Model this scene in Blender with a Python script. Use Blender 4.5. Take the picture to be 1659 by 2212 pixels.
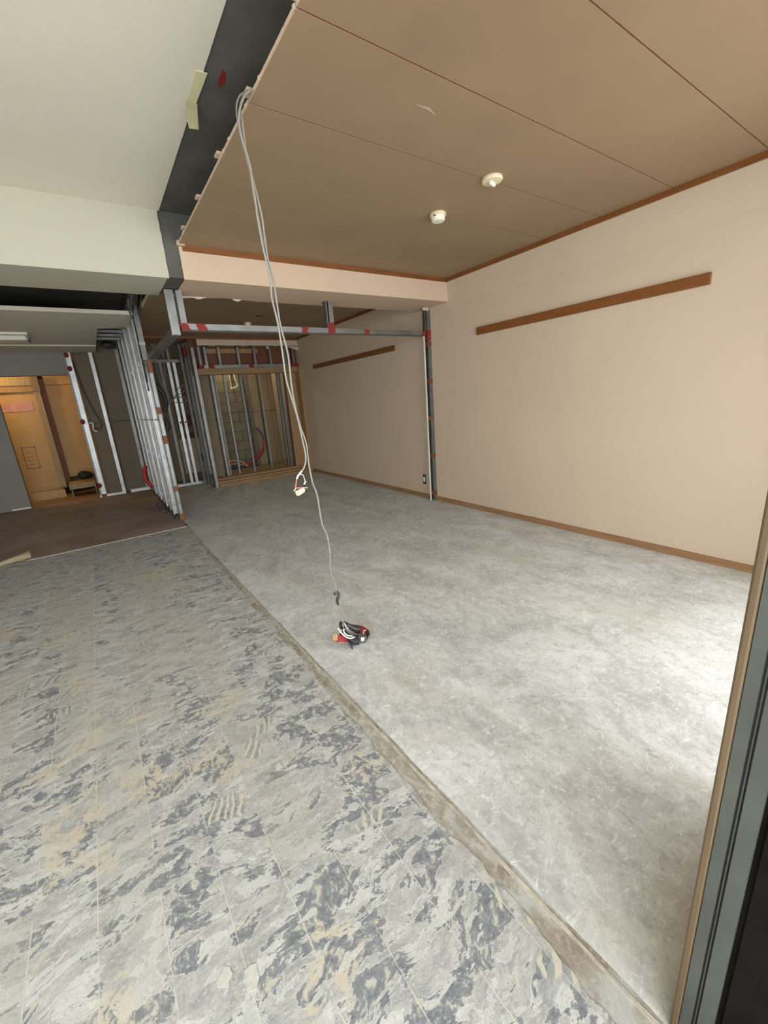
import bpy, bmesh, math, random
from mathutils import Vector, Matrix, noise
random.seed(7)
C = bpy.context.scene.collection
S = bpy.context.scene
for o in list(bpy.data.objects): bpy.data.objects.remove(o)

# ---------------------------------------------------------------- camera
cam = bpy.data.cameras.new('camera'); co = bpy.data.objects.new('camera', cam); C.objects.link(co)
Rt = ((0.817519, -0.571239, -0.073131), (-0.212411, -0.181054, -0.960261), (0.535298, 0.800566, -0.269352))
m = Matrix(((Rt[0][0], -Rt[1][0], -Rt[2][0]), (Rt[0][1], -Rt[1][1], -Rt[2][1]), (Rt[0][2], -Rt[1][2], -Rt[2][2])))
co.matrix_world = Matrix.Translation((0, 0, 1.278)) @ m.to_4x4()
cam.sensor_fit = 'VERTICAL'; cam.sensor_height = 36; cam.sensor_width = 27
cam.lens = 885.34 / 2212 * 36; cam.clip_start = 0.02
S.camera = co

# ---------------------------------------------------------------- world (overcast sky) and exposure
W = bpy.data.worlds.new('overcast_sky'); S.world = W; W.use_nodes = True
bg = W.node_tree.nodes['Background']; bg.inputs[0].default_value = (0.93, 0.975, 1.0, 1); bg.inputs[1].default_value = 6.0
S.view_settings.view_transform = 'Standard'; S.view_settings.look = 'None'
S.view_settings.exposure = 0.36; S.view_settings.gamma = 1; S.view_settings.use_curve_mapping = False

def portal(name, loc, sx, sz):
    l = bpy.data.lights.new(name, 'AREA'); l.shape = 'RECTANGLE'; l.size = sx; l.size_y = sz
    l.cycles.is_portal = True
    o = bpy.data.objects.new(name, l); C.objects.link(o); o.location = loc
    o.rotation_euler = (math.radians(90), 0, 0)      # -Z turned to +Y, into the room
    return o
portal('window_portal', (-0.90, -0.06, 1.12), 3.2, 2.24)
portal('window_portal', (2.185, -0.06, 1.10), 1.53, 2.2)

def bulb(name, loc, power, col, r=0.06):
    l = bpy.data.lights.new(name, 'POINT'); l.energy = power; l.color = col; l.shadow_soft_size = r
    o = bpy.data.objects.new(name, l); C.objects.link(o); o.location = loc
bulb('hall_bulb', (-1.35, 8.75, 2.15), 15, (1, .66, .30))
bulb('closet_bulb', (2.30, 8.72, 2.42), 12, (1, .82, .50))

# ---------------------------------------------------------------- materials
class NT:
    def __init__(s, name, rough=.6, metal=0., spec=.4):
        s.m = bpy.data.materials.new(name); s.m.use_nodes = True; s.t = s.m.node_tree
        s.b = s.t.nodes['Principled BSDF']; s.b.inputs['Roughness'].default_value = rough
        s.b.inputs['Metallic'].default_value = metal; s.b.inputs['Specular IOR Level'].default_value = spec
        s.tc = s.t.nodes.new('ShaderNodeTexCoord').outputs['Object']
    def n(s, kind, **kw):
        nd = s.t.nodes.new('ShaderNode' + kind)
        for k, v in kw.items():
            if k.startswith('_'): setattr(nd, k[1:], v)
            else:
                i = nd.inputs[k.replace('__', ' ')]
                if hasattr(v, 'is_linked'): s.t.links.new(v, i)
                else: i.default_value = v
        return nd
    def map(s, scale=(1, 1, 1), rot=(0, 0, 0), loc=(0, 0, 0)):
        return s.n('Mapping', Vector=s.tc, Scale=scale, Rotation=rot, Location=loc).outputs[0]
    def noise(s, sc, det=4, rough=.55, dist=0., vec=None):
        return s.n('TexNoise', Vector=vec or s.tc, Scale=sc, Detail=det, Roughness=rough, Distortion=dist).outputs['Fac']
    def step(s, v, a, b):
        return s.n('MapRange', Value=v, From__Min=a, From__Max=b).outputs[0]
    def mul(s, a, b, op='MULTIPLY'):
        nd = s.t.nodes.new('ShaderNodeMath'); nd.operation = op; nd.use_clamp = True
        for i, v in enumerate((a, b)):
            if hasattr(v, 'is_linked'): s.t.links.new(v, nd.inputs[i])
            else: nd.inputs[i].default_value = v
        return nd.outputs[0]
    def mix(s, f, a, b):
        nd = s.t.nodes.new('ShaderNodeMix'); nd.data_type = 'RGBA'
        for i, v in ((0, f), (6, a), (7, b)):
            if hasattr(v, 'is_linked'): s.t.links.new(v, nd.inputs[i])
            elif isinstance(v, tuple): nd.inputs[i].default_value = (*v, 1)
            else: nd.inputs[i].default_value = v
        return nd.outputs[2]
    def col(s, c):
        if isinstance(c, tuple): s.b.inputs['Base Color'].default_value = (*c, 1)
        else: s.t.links.new(c, s.b.inputs['Base Color'])
        return s
    def bump(s, h, dist=.002, st=.5):
        nd = s.n('Bump', Height=h, Distance=dist, Strength=st); s.t.links.new(nd.outputs[0], s.b.inputs['Normal']); return s

def simple(name, c, rough=.6, metal=0., var=.12, sc=12, bump=0., bsc=60, spec=.4):
    t = NT(name, rough, metal, spec)
    d = tuple(x * (1 - var) for x in c); e = tuple(min(1, x * (1 + var)) for x in c)
    t.col(t.mix(t.step(t.noise(sc, 5), .3, .7), d, e))
    if bump: t.bump(t.noise(bsc, 3), .002, bump)
    return t.m
def wood(name, c, axis=1, rough=.45, var=.25):
    t = NT(name, rough)
    sc = [22, 22, 22]; sc[axis] = 1.2
    f = t.noise(3.0, 6, .6, .6, t.map(tuple(sc)))
    t.col(t.mix(t.step(f, .3, .72), tuple(x * (1 - var) for x in c), tuple(min(1, x * (1 + var)) for x in c)))
    t.bump(f, .001, .15)
    return t.m

M = {}
M['wall_paper'] = simple('cream_wallpaper', (.58, .465, .35), .75, var=.03, sc=1.5, bump=.25, bsc=240)
M['beam_paper'] = simple('peach_wallpaper', (.60, .455, .33), .75, var=.03, sc=2, bump=.25, bsc=240)
M['white_paper'] = simple('white_wallpaper', (.72, .675, .57), .75, var=.025, sc=1.5, bump=.25, bsc=240)
M['beam_white_dimmed'] = simple('dimmed_yellowed_wallpaper', (.49, .455, .365), .75, var=.03, sc=1.5, bump=.25, bsc=240)  # slightly yellower ceiling wallpaper, darkened to hold back light on the beam face
M['grey_paper'] = simple('grey_wallpaper', (.26, .25, .215), .8, var=.04, sc=2, bump=.2, bsc=200)
M['ridge'] = simple('crumbled_ridge', (.42, .38, .31), .85, var=.3, sc=30, bump=.6)
M['flake'] = simple('pale_flake', (.50, .49, .45), .85, var=.1, sc=60, bump=.3)
M['plaster'] = simple('broken_plaster', (.55, .48, .39), .85, var=.12, sc=40, bump=.5)
M['slab'] = simple('bare_slab', (.10, .097, .085), .9, var=.25, sc=5, bump=.4, bsc=40)
M['brown_board'] = simple('brown_ceiling_board', (.295, .205, .122), .6, var=.05, sc=3, bump=.12, bsc=300)
M['board_edge'] = simple('board_edge', (.52, .39, .285), .8, var=.1)
M['trim'] = wood('brown_trim', (.20, .072, .018), 1, .4)
M['trimx'] = wood('brown_trim_cross', (.20, .072, .018), 0, .4)
M['base'] = wood('oak_baseboard', (.30, .165, .08), 1, .45)
M['jambwood'] = wood('worn_jamb_wood', (.10, .066, .034), 2, .6, .2)
M['ply'] = wood('plywood', (.36, .22, .10), 2, .6)
M['plyx'] = wood('plywood_cross', (.30, .18, .085), 0, .6)
M['darkply'] = wood('dark_red_plywood', (.15, .05, .022), 0, .6)
M['plank'] = wood('raw_plank', (.36, .27, .15), 2, .7)
M['back_board'] = simple('brown_gypsum_back', (.23, .18, .125), .85, var=.08, sc=3)
M['orange'] = simple('hall_panel', (.50, .32, .13), .6, var=.08, sc=3)
M['white'] = simple('offwhite_plastic', (.78, .76, .66), .35, var=.02)
M['cream'] = simple('aged_cream_plastic', (.72, .62, .42), .45, var=.04)
M['black'] = simple('black_rubber', (.012, .012, .013), .45, var=.2)
M['tapeblack'] = simple('black_tape', (.035, .035, .036), .3, var=.3, sc=60)
M['red'] = simple('red_oxide_paint', (.21, .02, .014), .7, var=.3, sc=40)
M['redplate'] = simple('red_plate', (.24, .01, .016), .5, var=.15, sc=30)
M['brownmark'] = simple('brown_primer', (.21, .085, .04), .7, var=.3, sc=40)
M['masking'] = simple('masking_tape', (.66, .62, .38), .7, var=.05)
M['cable'] = simple('grey_cable_sheath', (.25, .232, .205), .45, var=.05)
M['pinkwire'] = simple('pink_wire', (.65, .16, .17), .45, var=.05)
M['darkcable'] = simple('dark_cable', (.06, .055, .05), .5, var=.1)
M['redhose'] = simple('red_hose', (.55, .03, .03), .35, var=.05)
M['bluehose'] = simple('blue_hose', (.03, .05, .14), .4, var=.1)
M['pinkhose'] = simple('pink_hose', (.55, .28, .23), .5, var=.1)
M['darkscreen'] = simple('dark_screen', (.008, .007, .006), .9, var=.3, spec=.05)
def galv(name, c, rough, metal):
    t = NT(name, rough, metal, .5)
    a = t.noise(55, 3); b = t.noise(7, 5)
    t.col(t.mix(t.step(b, .35, .7), tuple(x * .72 for x in c), c))
    t.t.links.new(t.n('MapRange', Value=a, To__Min=rough - .08, To__Max=rough + .12).outputs[0], t.b.inputs['Roughness'])
    t.bump(t.noise(18, 4), .002, .12); return t.m
M['steel'] = galv('galvanised_steel', (.30, .30, .29), .45, .95)
M['steel_glare'] = galv('glare_steel', (.62, .62, .62), .42, .7)  # lighter copy of the steel; specular glare put into the colour
M['steel_dull'] = galv('dull_galvanised_steel', (.24, .24, .225), .5, .8)
M['alu'] = galv('aluminium_sash', (.07, .075, .064), .6, .15)

# block wall: blocks are built; this is their surface
M['block'] = simple('concrete_block', (.27, .23, .155), .9, var=.16, sc=8, bump=.5, bsc=30)

# left floor: smeared tile adhesive over dark slab with the ridges of the removed floor boards
t = NT('adhesive_floor', .72, 0, .3)
warp = t.n('VectorMath', _operation='MULTIPLY_ADD')
wn = t.n('TexNoise', Vector=t.tc, Scale=2.2, Detail=4).outputs['Color']
t.t.links.new(wn, warp.inputs[0]); warp.inputs[1].default_value = (.22, .22, 0); t.t.links.new(t.tc, warp.inputs[2])
wv = warp.outputs[0]
st = t.n('Mapping', Vector=wv, Rotation=(0, 0, math.radians(34)), Scale=(1.0, 1.9, 1)).outputs[0]
bvec = t.n('Mapping', Vector=t.tc, Rotation=(0, 0, math.radians(90)), Location=(.0, -.023, 0)).outputs[0]
def brick(off, **k): return t.n('TexBrick', Vector=bvec, Scale=1.0, Brick__Width=.91, Row__Height=.1455, _offset=off, **k)
cell = brick(.37, Color1=(0, 0, 0, 1), Color2=(1, 1, 1, 1), Mortar=(.5, .5, .5, 1), Mortar__Size=.0)
cellv = t.n('SeparateColor', Color=cell.outputs[0]).outputs[0]
far = t.step(t.n('SeparateXYZ', Vector=t.tc).outputs[1], 1.2, 3.6)   # adhesive cover raised towards the back, leaving fewer dark patches
cj = t.mul(t.mul(cellv, .07), t.mul(far, .045), 'ADD')                                   # each removed board left its own amount of adhesive
a = t.mul(t.noise(6.5, 10, .62, .3, st), cj, 'ADD')
b = t.mul(t.noise(9.0, 10, .64, .2, t.n('Mapping', Vector=wv, Rotation=(0, 0, math.radians(52)), Scale=(1.0, 2.4, 1), Location=(4, 1, 0)).outputs[0]), cj, 'ADD')
fine = t.noise(70, 8, .74, .3, st)
crumb = t.noise(38, 9, .70, .5, wv)
tone = t.noise(14, 7, .6, .3, st)
slate = t.mix(t.step(crumb, .38, .60), (.15, .16, .178), (.275, .285, .295))
c0 = t.mix(t.mul(t.step(crumb, .545, .575), .85), slate, (.50, .485, .41))
mid = t.mix(t.step(tone, .36, .62), (.31, .315, .305), (.46, .46, .435))
mid = t.mix(t.mul(t.step(fine, .50, .60), .35), mid, (.56, .56, .53))
mid = t.mix(t.mul(t.step(fine, .46, .37), .5), mid, (.22, .23, .235))
c0 = t.mix(t.mul(t.step(a, .515, .527), .93), c0, mid)
c0 = t.mix(t.mul(t.mul(t.step(a, .513, .522), t.step(a, .536, .526)), .6), c0, (.62, .62, .59))
c0 = t.mix(t.mul(t.step(b, .585, .60), .9), c0, t.mix(t.step(tone, .4, .6), (.45, .455, .435), (.55, .55, .525)))
c0 = t.mix(t.mul(t.mul(t.step(b, .582, .592), t.step(b, .606, .597)), .5), c0, (.68, .68, .66))
c0 = t.mix(t.mul(t.step(cellv, .62, .80), .35), c0, (.36, .34, .29))
c0 = t.mix(t.mul(t.step(t.noise(110, 6, .75, .6, wv), .56, .64), .45), c0, (.60, .60, .57))
c0 = t.mix(t.mul(t.step(t.noise(90, 6, .75, .6, wv), .44, .36), .45), c0, (.20, .205, .21))
cream = t.mul(t.step(t.noise(2.6, 8, .66, .3, t.map(loc=(7, 3, 0))), .565, .58), t.step(crumb, .46, .50))
c2 = t.mix(t.mul(cream, .75), c0, (.53, .47, .37))
wave = t.n('TexWave', Vector=t.n('Mapping', Vector=wv, Rotation=(0, 0, math.radians(24))).outputs[0], Scale=13, Distortion=1.4, Detail=4, Detail__Scale=3).outputs['Fac']
wmask = t.step(t.noise(2.9, 3, .5, 0, t.map(loc=(3.4, 9, 0))), .655, .67)
c3 = t.mix(t.mul(wmask, .55), c2, slate)
c3 = t.mix(t.mul(t.mul(wmask, t.step(wave, .5, .72)), t.step(fine, .36, .46)), c3, (.53, .50, .41))
c3 = t.mix(t.mul(wmask, .0), c3, slate)
br = brick(.37, Mortar__Size=.0021, Mortar__Smooth=.4)
ln = t.mul(br.outputs['Fac'], t.step(t.noise(5, 5, .6, 0, t.map(loc=(1, 5, 0))), .42, .52))
c4 = t.mix(t.mul(ln, .8), c3, (.55, .53, .48))
t.col(c4)
hh = t.mul(t.mul(a, .6), t.mul(fine, .4), 'ADD'); t.bump(t.mul(hh, t.mul(ln, .25), 'ADD'), .006, .5)
M['adhesive'] = t.m

# right floor: smoother screed
t = NT('screed_floor', .55, 0, .45)
st = t.map((1.6, 1, 1))
a = t.noise(2.6, 9, .68, .8, st); b = t.noise(16, 6, .62, .8, st)
c0 = t.mix(t.step(a, .34, .68), (.40, .405, .39), (.68, .69, .68))
c0 = t.mix(t.mul(t.step(b, .50, .70), .5), c0, (.74, .75, .75))
c0 = t.mix(t.mul(t.step(b, .44, .30), .5), c0, (.30, .30, .28))
f2 = t.noise(55, 8, .72, .5, st); f3 = t.noise(24, 8, .7, 1.2, t.map((1, 1.7, 1), (0, 0, .5), (3, 1, 0)))
c0 = t.mix(t.mul(t.step(f2, .46, .34), .5), c0, (.29, .29, .275))
c0 = t.mix(t.mul(t.step(f3, .56, .63), .55), c0, (.80, .80, .79))
c0 = t.mix(t.mul(t.step(f3, .43, .37), .45), c0, (.33, .325, .30))
c0 = t.mix(t.mul(t.step(t.noise(1.6, 5, .6, 1, t.map(loc=(5, 2, 0))), .56, .68), .35), c0, (.50, .49, .38))
sp = t.n('TexNoise', Vector=t.map((1, 1, 1), (0, 0, .7), (2, 2, 0)), Scale=30, Detail=5, Roughness=.6, Distortion=2.5).outputs['Fac']
c0 = t.mix(t.mul(t.step(sp, .66, .69), .8), c0, (.80, .80, .78))
scr = t.n('TexNoise', Vector=t.map((60, 2.2, 1), (0, 0, .5)), Scale=1.4, Detail=2).outputs['Fac']
c0 = t.mix(t.mul(t.step(scr, .74, .77), .4), c0, (.75, .75, .73))
t.col(c0); t.bump(t.mul(b, .5), .003, .3)
M['screed'] = t.m

t = NT('trough_floor', .8, 0, .3)
a = t.noise(9, 9, .68, .8, t.map((1.8, .8, 1))); b = t.noise(34, 7, .7, .6)
c0 = t.mix(t.step(a, .36, .64), (.24, .20, .155), (.42, .41, .375))
c0 = t.mix(t.mul(t.step(a, .53, .55), .7), c0, (.40, .405, .385))
t.col(t.mix(t.mul(t.step(b, .5, .62), .5), c0, (.52, .50, .45))); t.bump(a, .006, .5)
M['trough'] = t.m

t = NT('worn_vinyl', .6, 0, .4)
a = t.noise(1.6, 7, .6, .8); b = t.noise(22, 4)
c0 = t.mix(t.step(a, .36, .66), (.245, .17, .13), (.35, .29, .24))
t.col(t.mix(t.mul(t.step(b, .5, .7), .3), c0, (.36, .31, .26))); t.bump(b, .001, .2)
M['vinyl'] = t.m

# ---------------------------------------------------------------- helpers
def finish(name, bm, mat, parent=None, smooth=False):
    me = bpy.data.meshes.new(name); bmesh.ops.recalc_face_normals(bm, faces=bm.faces); bm.to_mesh(me); bm.free()
    me.materials.append(mat if not isinstance(mat, str) else M[mat])
    if smooth:
        for p in me.polygons: p.use_smooth = True
    o = bpy.data.objects.new(name, me); C.objects.link(o)
    if parent: o.parent = parent
    return o
def box(bm, x0, x1, y0, y1, z0, z1, bev=0.):
    r = bmesh.ops.create_cube(bm, size=1)
    bmesh.ops.transform(bm, matrix=Matrix.Translation(((x0 + x1) / 2, (y0 + y1) / 2, (z0 + z1) / 2)) @ Matrix.Diagonal((x1 - x0, y1 - y0, z1 - z0, 1)), verts=r['verts'])
    if bev:
        es = {e for v in r['verts'] for e in v.link_edges}
        bmesh.ops.bevel(bm, geom=list(es), offset=bev, segments=2, affect='EDGES', profile=.5)
def prism(bm, pts, z0, z1, f=lambda x, y, z: (x, y, z)):
    a = [bm.verts.new(f(x, y, z0)) for x, y in pts]; b = [bm.verts.new(f(x, y, z1)) for x, y in pts]
    n = len(pts); bm.faces.new(a[::-1]); bm.faces.new(b)
    for i in range(n): bm.faces.new((a[i], a[(i + 1) % n], b[(i + 1) % n], b[i]))
def B(name, mat, dims, parent=None, bev=0.):
    bm = bmesh.new(); box(bm, *dims, bev); return finish(name, bm, mat, parent)
def catmull(ps, k=5):
    ps = [Vector(p) for p in ps]; out = []
    for i in range(len(ps) - 1):
        p0, p1, p2, p3 = ps[max(i - 1, 0)], ps[i], ps[i + 1], ps[min(i + 2, len(ps) - 1)]
        for j in range(k):
            t = j / k
            out.append(.5 * ((2 * p1) + (p2 - p0) * t + (2 * p0 - 5 * p1 + 4 * p2 - p3) * t * t + (3 * p1 - p0 - 3 * p2 + p3) * t ** 3))
    out.append(ps[-1]); return out
def tube(bm, ps, r, seg=8, k=5):
    ps = catmull(ps, k) if k else [Vector(p) for p in ps]
    rings = []; nrm = None
    for i, p in enumerate(ps):
        d = (ps[min(i + 1, len(ps) - 1)] - ps[max(i - 1, 0)]).normalized()
        if nrm is None: nrm = d.orthogonal().normalized()
        nrm = (nrm - d * nrm.dot(d)).normalized(); bn = d.cross(nrm)
        rr = r(i / (len(ps) - 1)) if callable(r) else r
        rings.append([bm.verts.new(p + (nrm * math.cos(a) + bn * math.sin(a)) * rr) for a in [2 * math.pi * q / seg for q in range(seg)]])
    for A_, B_ in zip(rings, rings[1:]):
        for q in range(seg): bm.faces.new((A_[q], A_[(q + 1) % seg], B_[(q + 1) % seg], B_[q]))
    bm.faces.new(rings[0][::-1]); bm.faces.new(rings[-1])
def T(name, mat, ps, r, parent=None, seg=8, k=5):
    bm = bmesh.new(); tube(bm, ps, r, seg, k); return finish(name, bm, mat, parent, True)
def lathe(bm, prof, c, seg=28):
    rings = [[bm.verts.new((c[0] + r * math.cos(2 * math.pi * i / seg), c[1] + r * math.sin(2 * math.pi * i / seg), c[2] + z)) for i in range(seg)] for r, z in prof]
    for A_, B_ in zip(rings, rings[1:]):
        for q in range(seg): bm.faces.new((A_[q], A_[(q + 1) % seg], B_[(q + 1) % seg], B_[q]))
    bm.faces.new(rings[0]); bm.faces.new(rings[-1][::-1])
def cprof(Wd, F, t=.002, lip=.011):
    if lip: return [(0, 0), (Wd, 0), (Wd, F), (Wd - lip, F), (Wd - lip, F - t), (Wd - t, F - t), (Wd - t, t), (t, t), (t, F - t), (lip, F - t), (lip, F), (0, F)]
    return [(0, 0), (Wd, 0), (Wd, F), (Wd - t, F), (Wd - t, t), (t, t), (t, F), (0, F)]
def channel(name, mat, p, axis, L, web, fl, Wd, F, lip=.011, parent=None, t=.002):
    """C-section: starts at p, runs L along axis; web lies along 'web', flanges point along 'fl'."""
    p, ax, w, f = Vector(p), Vector(axis), Vector(web), Vector(fl)
    bm = bmesh.new()
    prism(bm, cprof(Wd, F, t, lip), 0, L, lambda x, y, z: p + w * x + f * y + ax * z)
    return finish(name, bm, mat, parent)
X, Y, Z = (1, 0, 0), (0, 1, 0), (0, 0, 1)
nX, nY, nZ = (-1, 0, 0), (0, -1, 0), (0, 0, -1)
def vstud(x0, y0, z0, z1, w, d, parent, open_to='x+', mat='steel', name='stud'):
    """upright stud filling x0..x0+w, y0..y0+d; open_to tells the open side."""
    if open_to == 'x+': return channel(name, mat, (x0, y0, z0), Z, z1 - z0, Y, X, d, w, .011, parent)
    if open_to == 'x-': return channel(name, mat, (x0 + w, y0, z0), Z, z1 - z0, Y, nX, d, w, .011, parent)
    if open_to == 'y+': return channel(name, mat, (x0, y0, z0), Z, z1 - z0, X, Y, w, d, .011, parent)
    return channel(name, mat, (x0, y0 + d, z0), Z, z1 - z0, X, nY, w, d, .011, parent)
def thing(name, label, cat, loc=(0, 0, 0), group=None):
    o = bpy.data.objects.new(name, None); C.objects.link(o); o.empty_display_size = .1
    o['label'] = label; o['category'] = cat
    if group: o['group'] = group
    o['_loc'] = list(loc); ROOTS.append(o); return o
ROOTS = []
def tag(o, label, cat, group=None):
    o['label'] = label; o['category'] = cat
    if group: o['group'] = group
    return o
def struct(o, label=None):
    o['kind'] = 'structure'
    if label: o['label'] = label
    return o

# ---------------------------------------------------------------- floor
def jag(x, y0, y1, n, amp, seed):
    return [(x + amp * (noise.noise(Vector((seed, y0 + (y1 - y0) * i / n * 6, 0))) + .5 * noise.noise(Vector((seed + 9, (y0 + (y1 - y0) * i / n) * 25, 0)))), y0 + (y1 - y0) * i / n) for i in range(n + 1)]
floor = struct(B('floor', 'trough', (-2.75, 3.6, .0, 11.2, -.2, -.0028)), 'bare concrete floor slab left after the flooring was stripped')
bm = bmesh.new()
L_ = jag(.622, .0, 4.35, 420, .020, 3.3)
prism(bm, [(-2.7, 0)] + L_ + [(.655, 4.55), (.66, 5.2), (-2.7, 5.2)], -.012, 0)
o = finish('adhesive_layer', bm, 'adhesive', floor); o['label'] = 'grey slab with smeared adhesive and thin parallel board lines'
bm = bmesh.new()
R_ = [(x, y) for x, y in jag(.703, .0, 4.3, 260, .006, 8.1)]
# the joint in the photo leans a little to the left with distance
R_ = [(x - .012 * y, y) for x, y in R_]; 
prism(bm, R_[::-1] + [(3.45, 0), (3.45, 7.6), (2.0, 8.6), (.66, 8.6), (.66, 4.40)], -.012, 0)
o = finish('screed_layer', bm, 'screed', floor); o['label'] = 'smoother pale grey screed floor'
bm = bmesh.new()
cr_ = jag(.690, .05, 4.2, 220, .004, 5.5)
pts = [(x - .012 * y, y) for x, y in cr_]
prism(bm, [(x - max(.0005, .006 + .010 * noise.noise(Vector((2, y * 5, 0))) + .003 * random.random()), y) for x, y in pts] + [(x + .001, y) for x, y in pts[::-1]], -.010, .0012)
o = finish('joint_ridge', bm, 'ridge', floor); o['label'] = 'thin crumbling ridge along the floor joint'
o = B('screed_patch', 'vinyl', (-2.7, .655, 5.12, 8.5, -.012, .0), floor)

# ---------------------------------------------------------------- shell
wr = struct(B('wall_right', 'wall_paper', (3.31, 3.5, -.1, 9.2, -.1, 2.75)), 'long cream wallpapered wall on the right')
bm = bmesh.new()   # beam haunch along the right wall, leaned out towards the ceiling to darken its face
prism(bm, [(3.312, 2.145), (3.309, 2.15), (3.285, 2.4), (3.312, 2.4)], .0, 3.46, lambda x, z, y: (x, y, z))
struct(finish('trim_6', bm, 'wall_paper'), 'slightly leaning upper band of the cream wall near the camera')
bm = bmesh.new()
prism(bm, [(3.312, 2.145), (3.309, 2.15), (3.285, 2.4), (3.312, 2.4)], 3.9, 7.3, lambda x, z, y: (x, y, z))
struct(finish('trim_7', bm, 'wall_paper'), 'upper band of the cream wall beyond the beam')
wl = struct(B('wall_left', 'white_paper', (-2.85, -2.6, -.1, 11.2, -.1, 2.75)))
wb = struct(B('wall_back', 'grey_paper', (-2.75, 3.5, 10.9, 11.2, -.1, 2.75)))
# slab over everything: bare concrete, with white wallpaper stuck to it on the left
ceil = struct(B('ceiling', 'slab', (-2.85, 3.6, .0, 11.2, 2.6, 2.85)), 'dark bare concrete slab exposed between the ceilings')
bm = bmesh.new()
ed = [(.668 + .0012 * noise.noise(Vector((y * 9, 2, 0))), y) for y in [.15 + 3.3 * i / 60 for i in range(61)]]
prism(bm, [(-2.6, .15)] + ed + [(-2.6, 3.45)], 2.594, 2.6)
o = finish('ceiling_paper', bm, 'white_paper', ceil); o['label'] = 'off white wallpapered ceiling at upper left'

# front wall (behind and beside the camera) with two window openings
wf = struct(B('wall_front', 'wall_paper', (-2.75, 3.5, -.05, .147, 2.22, 2.75)))
B('pier', 'wall_paper', (.76, 1.42, -.05, .147, -.1, 2.22), wf)
B('pier', 'wall_paper', (2.95, 3.5, -.05, .147, -.1, 2.22), wf)  # unseen pier, widened to darken the right wall near the window
B('pier', 'wall_paper', (-2.75, -2.5, -.05, .147, -.1, 2.22), wf)
# balcony outside, out of view, added to block and bounce skylight: floor, parapet, soffit
bal = struct(B('unseen_balcony', 'white_paper', (-3.5, 4.2, -1.3, -.05, -.2, -.06)))
for i in range(64): B('baluster', 'alu', (-3.5 + .12 * i, -3.48 + .12 * i, -1.25, -1.23, -.06, 1.05), bal)
B('handrail', 'alu', (-3.5, 4.2, -1.27, -1.21, 1.05, 1.10), bal)
B('soffit', 'white_paper', (-3.5, 4.2, -1.3, -.05, 2.45, 2.6), bal)

# sash and wood trim of the sliding window beside the camera
win = struct(B('window_1', 'alu', (.70, .76, .117, .1335, 0, 2.22)), 'grey aluminium sliding window frame at the right edge')
B('frame_rib', 'alu', (.70, .76, .087, .1085, 0, 2.22), win)
B('track_groove', 'black', (.708, .76, .1085, .117, 0, 2.22), win)
B('track_fin', 'alu', (.7035, .709, .1118, .1138, 0, 2.22), win)
bm = bmesh.new(); box(bm, .699, .76, .1345, .1475, 0, 2.22, .0035)
o = finish('wood_trim', bm, 'jambwood', win); o['label'] = 'worn brown wooden strip along the frame'
o = B('seal', 'black', (.704, .76, .1335, .1345, 0, 2.22), win)
o = B('screen_panel', 'darkscreen', (.715, .735, -.75, .087, 0, 2.22), win); o['label'] = 'black panel beyond the aluminium frame'
o = B('screen_stile', 'darkscreen', (.708, .72, .050, .078, 0, 2.22), win)

# ---------------------------------------------------------------- concrete beam across the room
beam = struct(B('beam', 'slab', (-2.65, 3.31, 3.458, 3.94, 2.196, 2.62)), 'deep ceiling beam crossing the room, bare between its two coverings')
def ragged(name, mat, x0, x1, side, parent, amp, z=(2.186, 2.196), yb=3.95, ex=None):
    bm = bmesh.new(); n = 90; pts = []
    for i in range(n + 1):
        x = x0 + (x1 - x0) * i / n
        k = 1.0 if ex is None else max(0, 1 - abs(x - ex[0]) / ex[1])
        q = noise.noise(Vector((x * 14, 1.7, 0))) + .6 * noise.noise(Vector((x * 47, 4.1, 0)))
        pts.append((x, yb - amp * k * max(0, .35 + q)))
    prism(bm, pts + [(x1, 3.45), (x0, 3.45)], z[0], z[1]); return finish(name, bm, mat, parent)
B('face_cover', 'beam_paper', (.752, 3.31, 3.445, 3.459, 2.186, 2.42), beam)['label'] = 'peach wallpaper on the beam face'
ragged('soffit_cover', 'beam_paper', .762, 3.31, 1, beam, .07, ex=(.95, .75))
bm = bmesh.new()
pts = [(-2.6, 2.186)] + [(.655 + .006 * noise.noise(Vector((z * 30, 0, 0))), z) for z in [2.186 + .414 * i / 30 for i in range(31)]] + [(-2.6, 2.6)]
prism(bm, pts, 3.445, 3.459, lambda x, z, y: (x, y, z)); finish('face_cover', bm, 'beam_white_dimmed', beam)['label'] = 'white wallpaper on the beam face'
B('soffit_cover', 'beam_white_dimmed', (-2.6, .645, 3.45, 3.95, 2.186, 2.196), beam)
bm = bmesh.new()   # broken plaster crumbs along the rear edge
for x in (.775, .80, .825, .85, .885, .93, .95, .985, 1.24, 1.26):
    r = bmesh.ops.create_icosphere(bm, subdivisions=1, radius=random.uniform(.008, .022))
    bmesh.ops.transform(bm, matrix=Matrix.Translation((x, 3.925, 2.188)) @ Matrix.Diagonal((2.0, .7, .8, 1)), verts=r['verts'])
    for v in r['verts']: v.co += Vector((random.uniform(-1, 1),) * 3) * .004
finish('torn_edge', bm, 'plaster', beam)
bm = bmesh.new()
for s in ((3.235, 3.95), (3.262, 3.945), (3.25, 3.94)):
    r = bmesh.ops.create_icosphere(bm, subdivisions=2, radius=.02)
    bmesh.ops.transform(bm, matrix=Matrix.Translation((s[0], 3.74, 2.172)) @ Matrix.Diagonal((1.5, .7, .9, 1)), verts=r['verts'])
    for v in r['verts']: v.co += noise.noise_vector(v.co * 40) * .006
finish('torn_corner', bm, 'plaster', beam)

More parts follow.
